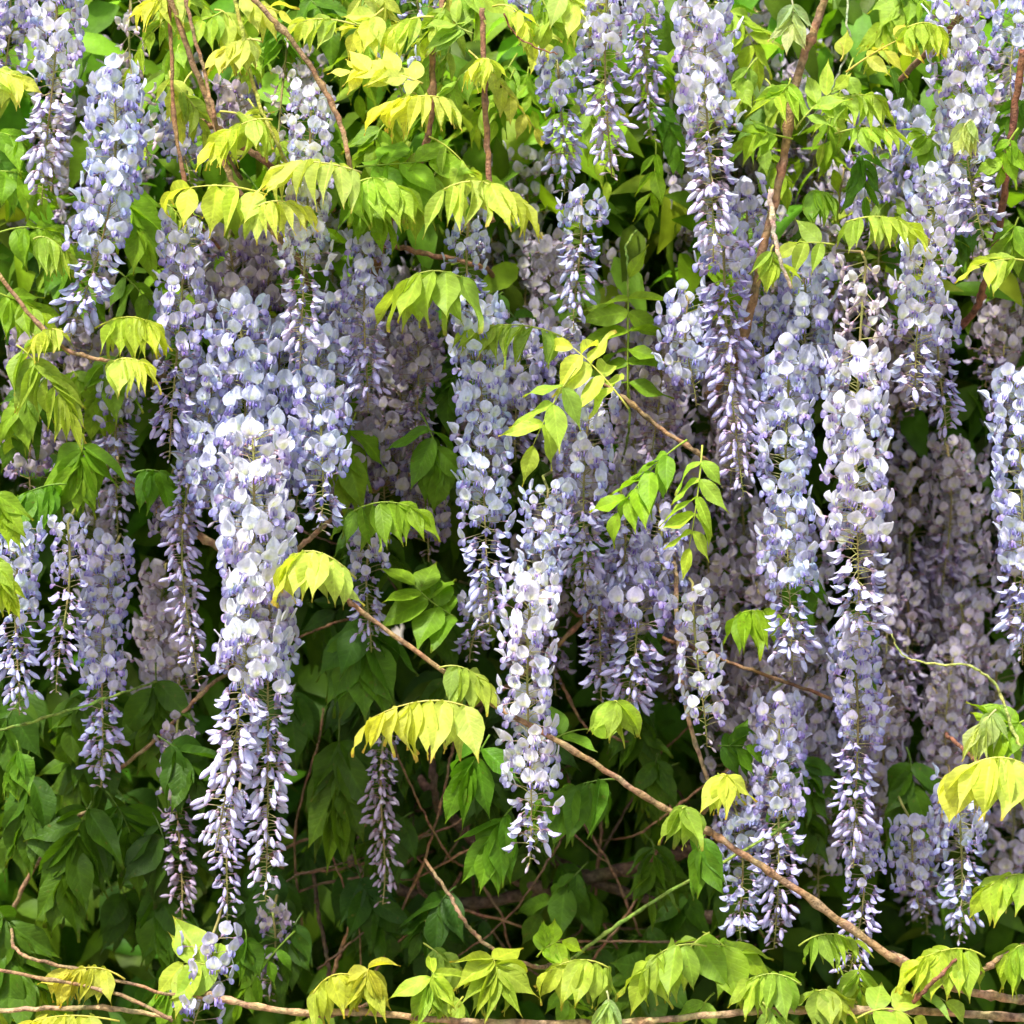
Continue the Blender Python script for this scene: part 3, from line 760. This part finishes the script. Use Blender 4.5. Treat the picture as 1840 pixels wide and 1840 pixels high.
 (300,1560,290,1680,.06,3,110,'mid','flat',dict(droop=.9,spread=.5),'dark green leaf below the dim mauve raceme'),
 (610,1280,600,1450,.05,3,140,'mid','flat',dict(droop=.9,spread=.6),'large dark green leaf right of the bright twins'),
 (660,1080,650,1180,.08,2,130,'green','flat',dict(droop=.9,spread=.6,wid=1.2),'broad green leaf behind the diagonal vine, left of centre'),
 (880,1320,830,1400,-.02,2,100,'green','flat',dict(droop=.8,spread=.4),'green hanging leaf left of the centre raceme'),
 (930,1440,880,1520,.0,2,90,'green','flat',dict(droop=.9,spread=.5),'green leaf beside the tip of the centre raceme'),
 (1105,1400,985,1430,.0,3,100,'green','flat',dict(arch=10,droop=.9,spread=.5,wid=1.1),'green hanging leaf right of the centre raceme, under the vine'),
 (990,1330,1060,1310,-.04,1,78,'spring','flat',dict(arch=6,droop=.1,spread=.8,wid=1.3),'small green leaf above the diagonal vine near the centre raceme'),
 (1290,1340,1340,1340,.03,2,70,'green','flat',dict(droop=.4,spread=.8,wid=1.2),'green leaf below the sparse raceme'),
 (1275,1490,1255,1540,-.03,1,84,'green','flat',dict(droop=1.0,spread=.4),'green leaflet hanging under the diagonal vine'),
 (1510,110,1508,75,-.09,0,52,'gold','flat',dict(droop=-1.5,wid=1.8),'single golden heart shaped leaf, upper right'),
 (1520,130,1640,60,-.09,3,62,'gold','flat',dict(arch=4,droop=.4,spread=.8,t0=.35),'golden leaf rising right of the tall brown vine'),
 (1630,50,1690,60,-.10,5,56,'lime','fold',dict(arch=12,droop=1.1,spread=.5,t0=.05),'lime leaf with comb-like leaflets over the upper right raceme'),
 (1430,230,1500,160,-.06,3,72,'lime','flat',dict(droop=.0,spread=.8),'yellow-lime leaf beside the tall brown vine'),
 (1480,190,1580,180,-.06,4,58,'lime','fold',dict(arch=14,droop=.8,spread=.6),'lime leaf right of the tall brown vine'),
 (1500,240,1600,235,-.07,3,56,'lime','fold',dict(arch=8,droop=.8,spread=.8),'lime small leaf above the dim grey raceme'),
 (1425,250,1345,245,-.05,2,72,'spring','flat',dict(arch=8,droop=.3,spread=.8,wid=1.2),'green leaf left of the tall brown vine'),
 (1455,350,1490,350,-.03,4,60,'spring','thin',dict(arch=8,droop=1.3,spread=.6,wid=1.3),'feathery green young leaf right of the tall vine'),
 (1520,400,1640,410,-.10,5,60,'lime','fold',dict(arch=14,droop=.9,spread=.6,t0=.1),'lime arching leaf above the withered topped raceme'),
 (1500,440,1430,440,-.06,2,66,'lime','flat',dict(arch=6,droop=.3,spread=.8,wid=1.3),'broad lime leaf left of the withered topped raceme'),
 (1390,440,1400,480,-.09,3,64,'lime','thin',dict(droop=.6,spread=.8,wid=1.5),'lime leaf around the dead pale twig'),
 (1420,140,1385,180,-.07,3,60,'lime','fold',dict(droop=.3,spread=.9),'lime leaf left of the tall vine, upper right'),
 (1420,-10,1420,50,-.07,4,56,'pale','fold',dict(droop=.5,spread=.8),'pale green leaf tuft at the top, left of the tall vine'),
 (1850,470,1760,478,-.08,3,74,'lime','flat',dict(arch=8,droop=.3,spread=.8),'lime leaf at the right edge below the corner raceme'),
 (1745,215,1738,240,-.12,5,46,'pale','fold',dict(droop=1.2,spread=.5,t0=0),'pale unfolding leaf hanging over the upper right corner raceme'),
 (1850,1290,1790,1320,-.11,2,84,'spring','flat',dict(droop=.1,spread=.9,wid=1.2),'green leaf at the right edge under the curved shoot'),
 (1790,1275,1750,1320,-.12,4,62,'pale','thin',dict(arch=10,droop=1.2,spread=.4,wid=1.3),'pale folded young leaf dangling beside the curved shoot'),
 (1700,280,1660,240,-.03,3,50,'spring','thin',dict(arch=4,droop=1.2,spread=.6,wid=1.4),'feathery green leaf left of the upper right corner raceme'),
 (1830,230,1800,300,-.06,3,66,'spring','flat',dict(droop=.5,spread=.8),'green leaf at the right edge beside the red-brown vine'),
 (1830,390,1815,440,-.04,3,66,'spring','flat',dict(droop=.7,spread=.7),'green hanging leaf at the right edge over the red-brown vine'),
 (1320,1110,1380,1100,.03,3,70,'spring','droop',dict(arch=8,droop=1.0,spread=.6),'green drooping leaf left of the blue raceme at right'),
 (440,1670,430,1720,.0,4,56,'green','thin',dict(droop=1.0,spread=.5,wid=1.5),'feathery green young leaf below the bright twins'),
 (415,1760,330,1730,-.03,2,96,'lime','flat',dict(arch=10,droop=.2,spread=.9,wid=1.3),'lime leaf behind the loose bottom raceme'),
 (30,1330,20,1390,-.02,4,52,'green','thin',dict(droop=1.0,spread=.5,wid=1.4),'feathery pale green leaf at the left edge, lower half'),
]
for L_ in LEAVES:
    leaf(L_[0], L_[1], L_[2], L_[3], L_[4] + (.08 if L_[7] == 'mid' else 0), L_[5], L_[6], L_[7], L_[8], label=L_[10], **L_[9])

# further leaves of the bank: x range, y range, depth range, how many, colours, leaflet px range
FILL = [
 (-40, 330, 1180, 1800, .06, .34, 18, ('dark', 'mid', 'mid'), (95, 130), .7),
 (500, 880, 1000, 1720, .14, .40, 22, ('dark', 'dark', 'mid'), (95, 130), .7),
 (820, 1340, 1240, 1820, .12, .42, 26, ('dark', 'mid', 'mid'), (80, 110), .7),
 (-20, 1860, 1700, 1880, -.04, .16, 18, ('spring', 'lime', 'green'), (56, 84), .7),
 (280, 960, -60, 420, .03, .18, 30, ('lime', 'spring', 'green'), (60, 90), .5),
 (300, 960, -50, 330, -.05, .05, 16, ('yellow', 'yellow', 'lime'), (52, 74), .6),
 (900, 1360, -60, 330, .08, .22, 12, ('lime', 'spring', 'green'), (60, 84), .6),
 (1320, 1860, -60, 470, .0, .16, 20, ('lime', 'spring', 'green'), (64, 86), .6),
 (-40, 280, 200, 900, .02, .2, 14, ('spring', 'green', 'mid'), (74, 100), .8),
 (600, 1300, 480, 1000, .10, .3, 12, ('green', 'mid'), (80, 110), .8),
 (1180, 1700, 1050, 1700, .09, .3, 10, ('green', 'mid'), (70, 95), .9),
]
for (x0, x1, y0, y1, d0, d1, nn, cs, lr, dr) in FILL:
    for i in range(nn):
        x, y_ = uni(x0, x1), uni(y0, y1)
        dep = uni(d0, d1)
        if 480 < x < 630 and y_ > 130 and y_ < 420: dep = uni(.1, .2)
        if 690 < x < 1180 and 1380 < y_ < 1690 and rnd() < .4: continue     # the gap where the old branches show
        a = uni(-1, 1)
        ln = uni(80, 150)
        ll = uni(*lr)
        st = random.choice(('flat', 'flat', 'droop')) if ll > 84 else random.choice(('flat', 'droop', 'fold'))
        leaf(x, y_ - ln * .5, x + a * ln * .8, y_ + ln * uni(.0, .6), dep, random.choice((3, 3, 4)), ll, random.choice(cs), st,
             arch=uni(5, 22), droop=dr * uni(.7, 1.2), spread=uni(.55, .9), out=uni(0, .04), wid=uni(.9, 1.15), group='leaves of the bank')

# ------------------------------------------------------------------ vines
def spline(pts, per=6):
    out = []
    n = len(pts)
    for i in range(n - 1):
        p0, p1, p2, p3 = pts[max(i - 1, 0)], pts[i], pts[i + 1], pts[min(i + 2, n - 1)]
        for j in range(per):
            t = j / per
            out.append(0.5 * ((2 * p1) + (p2 - p0) * t + (2 * p0 - 5 * p1 + 4 * p2 - p3) * t * t + (-p0 + 3 * p1 - 3 * p2 + p3) * t ** 3))
    out.append(pts[-1])
    return out

def vine(name, pts, w0, w1, y, col, label, y2=None, mat=None, knots=True, group=None, tuck=True):
    """A stem along photograph pixels, w0 to w1 pixels thick, from depth y to y2."""
    y2 = y if y2 is None else y2
    n = len(pts)
    P3 = [P(p[0], p[1], y + (y2 - y) * i / (n - 1) + uni(-.006, .006)) for i, p in enumerate(pts)]
    # where an end lies inside the picture the stem turns back into the bank
    for e, nb in ((0, 1), (-1, -2)):
        if 10 < pts[e][0] < 1830 and 10 < pts[e][1] < 1830 and tuck:
            d = (P3[e] - P3[nb]).normalized()
            far = P3[e] + d * 0.03 + Vector((0, .035, 0))
            far2 = far + d * 0.03 + Vector((uni(-.02, .02), .11, 0))
            P3 = [far2, far] + P3 if e == 0 else P3 + [far, far2]
    sp = spline(P3, 7)
    sp = [p + Vector((uni(-1, 1), uni(-1, 1), uni(-1, 1))) * 0.0011 for p in sp]
    m = len(sp)
    rad = []
    for i in range(m):
        r = (w0 + (w1 - w0) * i / (m - 1)) * S(y) / 2 * .86
        if knots and rnd() < .14: r *= uni(1.2, 1.55)
        rad.append(r * uni(.92, 1.08))
    mb = MB()
    cols = [tuple(c * uni(.85, 1.12) for c in col) for _ in range(m)]
    mb.tube(sp, rad, cols, 9)
    # origin at the stem's first point
    o0 = sp[0].copy()
    mb.v = [tuple(Vector(v) - o0) for v in mb.v]
    o = link(name, mb.mesh(name, [mat or M_BARK]), None, o0)
    tag(o, label, dict(old_branch='branch', twig='twig').get(name, 'vine'), group)
    THINGS.append((o, pts[n // 2][0], pts[n // 2][1], 'vine'))
    return o

ORANGE = (0.32, 0.20, 0.10)
BROWN = (0.28, 0.15, 0.075)
RED = (0.23, 0.10, 0.055)
TAN = (0.42, 0.28, 0.15)
GREENST = (0.20, 0.30, 0.05)
OLDB = (0.13, 0.085, 0.055)
VINES = [
 ('vine', [(296,-30),(345,110),(380,200),(410,310),(450,370),(505,432)], 13, 11, -.07, ORANGE, 'orange-brown forked vine running down from the top, left', -.02),
 ('vine', [(328,-30),(345,50),(368,130),(384,205)], 8, 7, -.07, ORANGE, 'thin vine joining the forked orange-brown vine'),
 ('vine', [(303,-30),(308,100),(312,200),(332,335)], 8, 7, -.06, BROWN, 'thin straight brown stem left of the forked vine'),
 ('vine', [(430,-25),(480,25),(530,80),(585,165),(615,230),(626,280)], 12, 10, -.08, ORANGE, 'arching orange vine at the top, left of the yellow leaves'),
 ('vine', [(418,-20),(436,60),(452,140),(475,210),(500,262)], 9, 6, -.07, (0.42,0.42,0.08), 'yellow-green young stem between the orange vines'),
 ('vine', [(866,15),(870,120),(874,230),(880,340),(882,400)], 12, 14, -.06, BROWN, 'brown upright shoot with a cut top, centre top'),
 ('vine', [(790,25),(778,100),(776,190),(762,270),(735,340),(698,415)], 10, 20, -.03, BROWN, 'thick brown stem slanting down left, centre top', .05),
 ('vine', [(905,25),(925,62),(965,85),(1002,98)], 4, 3, -.07, RED, 'fine reddish tendril right of the brown upright shoot'),
 ('vine', [(1490,-25),(1460,60),(1432,140),(1412,260),(1395,350),(1372,440),(1355,530),(1335,612)], 17, 20, -.07, ORANGE, 'tall orange-brown vine in the upper right', .0),
 ('vine', [(1384,342),(1388,400),(1400,460),(1422,518)], 12, 7, -.11, (0.55,0.42,0.30), 'dead pale twig hanging before the tall vine'),
 ('vine', [(1840,90),(1822,200),(1808,320),(1792,420),(1768,515)], 16, 15, -.04, RED, 'red-brown vine at the right edge, upper half', .02),
 ('vine', [(1745,0),(1730,25),(1716,40)], 14, 12, -.05, BROWN, 'short brown stem end over the upper right corner raceme'),
 ('vine', [(-20,470),(50,560),(110,622),(160,642),(212,652)], 9, 8, -.08, ORANGE, 'bent orange vine at the left edge'),
 ('vine', [(598,1055),(640,1090),(720,1150),(860,1250),(1000,1330),(1100,1392),(1190,1450),(1280,1497)], 9, 13, -.115, ORANGE, 'long diagonal vine from the yellow leaf to the lower right', -.10),
 ('vine', [(1272,1492),(1340,1538),(1450,1612),(1570,1698),(1640,1742),(1720,1775)], 13, 18, -.10, ORANGE, 'lower half of the diagonal vine reaching the bottom right stems', -.07),
 ('vine', [(1120,715),(1180,765),(1250,812)], 10, 9, .03, ORANGE, 'short orange stem under the lime leaf tuft'),
 ('vine', [(1602,1140),(1625,1180),(1680,1193),(1745,1198),(1790,1232),(1815,1300),(1838,1350)], 2.5, 8, -.12, (0.40,0.46,0.12), 'pale green curved shoot at the right'),
 ('vine', [(-20,1742),(100,1762),(220,1790),(310,1835)], 7, 8, -.06, ORANGE, 'upper of the thin orange vines at the bottom left'),
 ('vine', [(60,1722),(150,1745),(300,1785),(420,1800),(560,1825)], 7, 7, -.05, ORANGE, 'thin vine crossing above the golden leaf, bottom left'),
 ('vine', [(-20,1818),(80,1812),(200,1812),(310,1830)], 11, 9, -.05, TAN, 'tan vine along the bottom left edge'),
 ('vine', [(400,1795),(520,1818),(640,1818),(780,1832),(920,1838),(1060,1838)], 11, 16, -.06, TAN, 'tan vine along the bottom edge, centre'),
 ('vine', [(1040,1842),(1200,1832),(1350,1818),(1500,1815),(1680,1818),(1860,1830)], 13, 18, -.05, TAN, 'tan vine along the bottom edge, right'),
 ('vine', [(1640,1800),(1680,1760),(1720,1722)], 10, 6, -.11, RED, 'short red-brown stub crossing the bottom right stems'),
 ('vine', [(1760,1748),(1800,1720),(1860,1690)], 10, 11, -.09, ORANGE, 'orange stem rising to the right edge, bottom'),
 ('vine', [(1720,1775),(1790,1790),(1860,1800)], 18, 18, -.07, TAN, 'thick tan stem leaving at the bottom right corner'),
 ('vine', [(1790,1400),(1820,1430),(1860,1460)], 9, 10, -.08, RED, 'red stem behind the pale yellow leaf at the right edge'),
 ('old_branch', [(640,1240),(700,1330),(770,1420),(850,1510),(900,1565),(960,1590)], 16, 30, .37, OLDB, 'dark old branch slanting down to the trunk joint, centre bottom', .34),
 ('old_branch', [(690,1590),(780,1615),(880,1620),(1000,1590),(1110,1565),(1230,1530)], 18, 32, .36, OLDB, 'thick old horizontal branch at the bottom centre', .36),
 ('old_branch', [(1060,1580),(1160,1615),(1260,1645),(1380,1655)], 26, 18, .37, OLDB, 'old branch leading right from the trunk joint'),
 ('old_branch', [(690,1490),(740,1455),(800,1430)], 24, 30, .38, OLDB, 'short old branch meeting the slanting one from the left'),
 ('vine', [(782,1300),(776,1350),(780,1410)], 15, 16, .26, OLDB, 'dark upright stem behind the large yellow leaf'),
 ('vine', [(808,1370),(790,1450),(760,1550),(700,1680)], 6, 5, .22, BROWN, 'thin brown stem slanting before the old branches'),
 ('vine', [(635,1650),(615,1700),(595,1760)], 9, 7, .26, BROWN, 'brown stem rising from the bottom vine, right one of two'),
 ('vine', [(572,1640),(585,1700),(592,1750)], 9, 8, .28, OLDB, 'brown stem rising from the bottom vine, left one of two'),
 ('vine', [(828,1645),(850,1675),(890,1708),(932,1728)], 7, 9, .02, ORANGE, 'orange stem left of the small rounded green leaf, bottom centre'),
 ('vine', [(1030,1722),(1100,1668),(1190,1610),(1290,1555),(1400,1490)], 8, 6, .02, GREENST, 'straight green shoot rising to the right, bottom centre'),
 ('vine', [(-20,1318),(60,1296),(160,1265)], 6, 5, .0, GREENST, 'thin green shoot at the left edge, lower half'),
 ('vine', [(92,1520),(55,1570),(30,1620)], 10, 9, .16, ORANGE, 'orange stem among the dark leaves at the lower left'),
 ('vine', [(355,1255),(290,1320),(230,1370)], 9, 8, .14, ORANGE, 'orange stem left of the bright twins'),
 ('vine', [(230,860),(290,920),(370,970)], 16, 14, .14, TAN, 'tan stem behind the violet bud string, left'),
 ('vine', [(560,965),(600,930),(660,890)], 11, 10, .12, TAN, 'tan stem behind the light blue raceme'),
 ('vine', [(1215,1050),(1218,1150),(1235,1280),(1272,1400)], 10, 9, .05, TAN, 'tan upright stem beside the sparse raceme'),
 ('vine', [(1285,1180),(1380,1215),(1480,1250)], 8, 7, .09, BROWN, 'brown stem behind the tip of the blue raceme at right'),
 ('vine', [(1525,-20),(1522,40),(1528,80),(1510,125)], 5, 3, -.08, (0.42,0.5,0.30), 'fine pale green twig hanging at the top right'),
 ('vine', [(1128,480),(1128,600),(1131,735)], 5, 5, .06, GREENST, 'thin green vertical stalk of the upright green leaf'),
 ('vine', [(395,235),(440,265),(490,300)], 14, 13, .03, BROWN, 'brown stem passing behind the forked vine'),
 ('vine', [(720,445),(760,455),(830,470)], 12, 11, .12, BROWN, 'dark stem above the broad lime leaf'),
 ('vine', [(1060,1100),(980,1180),(900,1240)], 10, 9, .22, BROWN, 'dim stem behind the bright centre raceme'),
]
for v in VINES:
    vine(*v, tuck=not ('dead pale' in v[6] or 'cut top' in v[6] or 'curved shoot' in v[6] or 'tendril' in v[6] or 'stub' in v[6] or 'half of the diagonal' in v[6] or 'long diagonal' in v[6]))

# thin twigs in the shade under the racemes
for i in range(34):
    x, y_ = (uni(520, 1320), uni(1240, 1760)) if i < 24 else (uni(-20, 1840), uni(1000, 1780))
    a = uni(-1.2, 1.2) + (math.pi / 2 if i % 3 else 0)
    ln = uni(110, 260)
    p0 = (x - math.cos(a) * ln / 2, y_ - math.sin(a) * ln / 2)
    p1 = (x + math.cos(a) * ln / 2, y_ + math.sin(a) * ln / 2)
    pm = (x + uni(-22, 22), y_ + uni(-22, 22))
    vine('twig', [p0, pm, p1], uni(4, 8), uni(2, 5), uni(.2, .40), lerp(OLDB, BROWN, rnd()), None, group='twigs in the shade')

# ------------------------------------------------------------------ the depth of the bank: leaves nobody could count
def mass(name, boxes, label, cat, seed):
    rg = random.Random(seed)
    mb = MB()
    for (x0, x1, y0, y1, z0, z1, n, cols) in boxes:
        for i in range(n):
            c = Vector((rg.uniform(x0, x1), rg.uniform(y0, y1), rg.uniform(z0, z1)))
            d = Vector((rg.uniform(-.8, .8), rg.uniform(-.8, .3), rg.uniform(-1.1, .15))).normalized()
            nn = Vector((rg.uniform(-.5, .5), rg.uniform(-1, .1), rg.uniform(.1, 1)))
            sd = d.cross(nn).normalized()
            nn = sd.cross(d)
            ln = rg.uniform(.055, .10) * (1.7 if y0 > 1.2 else 1)
            hw = ln * rg.uniform(.17, .24)
            col = tuple(k * rg.uniform(.8, 1.2) for k in rg.choice(cols))
            rows = []
            for t, w, b in ((0, .06, 0), (.25, .85, .0), (.5, 1, -.05), (.78, .55, -.16), (1, .03, -.32)):
                p = c + d * (ln * t) + nn * (ln * b)
                rows.append([(p - sd * hw * w + nn * hw * w * .25, col), (p, tuple(k * 1.2 for k in col)), (p + sd * hw * w + nn * hw * w * .25, col)])
            mb.grid(rows, 0)
    o = link(name, mb.mesh(name, [M_LEAF]))
    tag(o, label, cat, kind='stuff')
    return o

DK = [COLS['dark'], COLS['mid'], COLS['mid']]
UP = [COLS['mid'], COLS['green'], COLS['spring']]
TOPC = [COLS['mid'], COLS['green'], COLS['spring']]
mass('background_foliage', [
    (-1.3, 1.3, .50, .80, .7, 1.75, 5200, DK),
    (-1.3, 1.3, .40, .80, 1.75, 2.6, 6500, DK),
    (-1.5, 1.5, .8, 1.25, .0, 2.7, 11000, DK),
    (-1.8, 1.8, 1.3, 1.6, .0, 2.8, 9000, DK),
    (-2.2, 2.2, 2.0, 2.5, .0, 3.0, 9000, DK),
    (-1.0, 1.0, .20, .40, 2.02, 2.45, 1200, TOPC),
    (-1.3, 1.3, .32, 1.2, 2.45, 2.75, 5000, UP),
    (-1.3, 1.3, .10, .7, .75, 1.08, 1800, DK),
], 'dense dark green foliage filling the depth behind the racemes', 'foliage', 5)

# ------------------------------------------------------------------ labels of the things that share a look
LAND = [
 (95, 130, 'the top left corner raceme'), (170, 400, 'the bending pale blue raceme'), (320, 620, 'the violet raceme at upper left'), (450, 720, 'the broad blue-grey raceme'),
 (430, 1200, 'the bright twin racemes'), (550, 420, 'the pale raceme under yellow leaves'), (572, 800, 'the light blue raceme'), (665, 590, 'the spaced bud lavender raceme'),
 (870, 850, 'the long blue-violet raceme'), (950, 1300, 'the bright centre raceme'), (1060, 850, 'the violet raceme right of centre'), (1095, 150, 'the white raceme at upper centre'),
 (1272, 200, 'the large bright raceme at upper right'), (1320, 700, 'the long bud raceme'), (1745, 200, 'the upper right corner raceme'), (1550, 850, 'the longest white raceme'),
 (1535, 1400, 'the raceme under the longest one'), (1420, 950, 'the blue raceme at right'), (1830, 950, 'the right edge raceme'), (1140, 1150, 'the wide shaded violet raceme'),
 (1394, 1500, 'the shaded raceme behind the diagonal vine'), (1722, 1560, 'the blue raceme at lower right'), (40, 1120, 'the left edge blue raceme'), (180, 1200, 'the violet raceme at left'),
 (750, 1300, 'the large yellow drooping leaf'), (560, 1010, 'the yellow leaf by the twins'), (770, 530, 'the broad lime leaf'), (960, 1590, 'the old branches'), (120, 1560, 'the dark lower left leaves'),
 (830, 370, 'the yellow claw leaf'), (560, 300, 'the star shaped yellow leaf'), (1410, 250, 'the tall orange-brown vine'), (90, 450, 'the left edge lime leaves'), (880, 1760, 'the large tent leaf at the bottom'),
 (1400, 1780, 'the bottom lime leaf cluster'), (600, 1770, 'the golden bottom leaves'), (350, 1760, 'the loose bottom raceme'), (870, 150, 'the brown upright shoot'), (1710, 1740, 'the forked stems at bottom right'),
 (400, 200, 'the forked upper left vine'),
]
def where(px, py):
    best = min(LAND, key=lambda l: (l[0] - px) ** 2 + ((l[1] - py) * .8) ** 2)
    dx, dy = px - best[0], py - best[1]
    if abs(dx) > abs(dy): rel = 'right of' if dx > 0 else 'left of'
    else: rel = 'below' if dy > 0 else 'above'
    return rel + ' ' + best[2]

TONE = dict(yellow='yellow', gold='golden', lime='lime', spring='light green', green='green', mid='dark green', dark='deep green', pale='pale')
pending = {}
for (o, px, py, kind) in THINGS:
    if 'label' in o: continue
    if kind == 'raceme': lab = 'shaded mauve raceme deep ' + where(px, py)
    elif kind == 'vine': lab = 'thin shaded twig ' + where(px, py)
    else:
        lab = TONE[o['tone']] + ' leaf ' + where(px, py)
    pending.setdefault(lab, []).append((px, o, kind))
ORD = ['leftmost', 'second from left', 'third from left', 'fourth from left', 'fifth from left', 'sixth from left', 'seventh from left', 'eighth from left', 'ninth from left', 'tenth from left', 'eleventh from left', 'twelfth from left']
for lab, items in pending.items():
    items.sort(key=lambda a: a[0])
    for i, (px, o, kind) in enumerate(items):
        l = lab
        if len(items) > 1: l += ', ' + (ORD[i] if i < len(items) - 1 or i >= len(ORD) else 'rightmost')
        o['label'] = l
for (o, px, py, kind) in THINGS:
    for k_ in ('px', 'tone'):
        if k_ in o: del o[k_]
print('objects', len(bpy.data.objects))
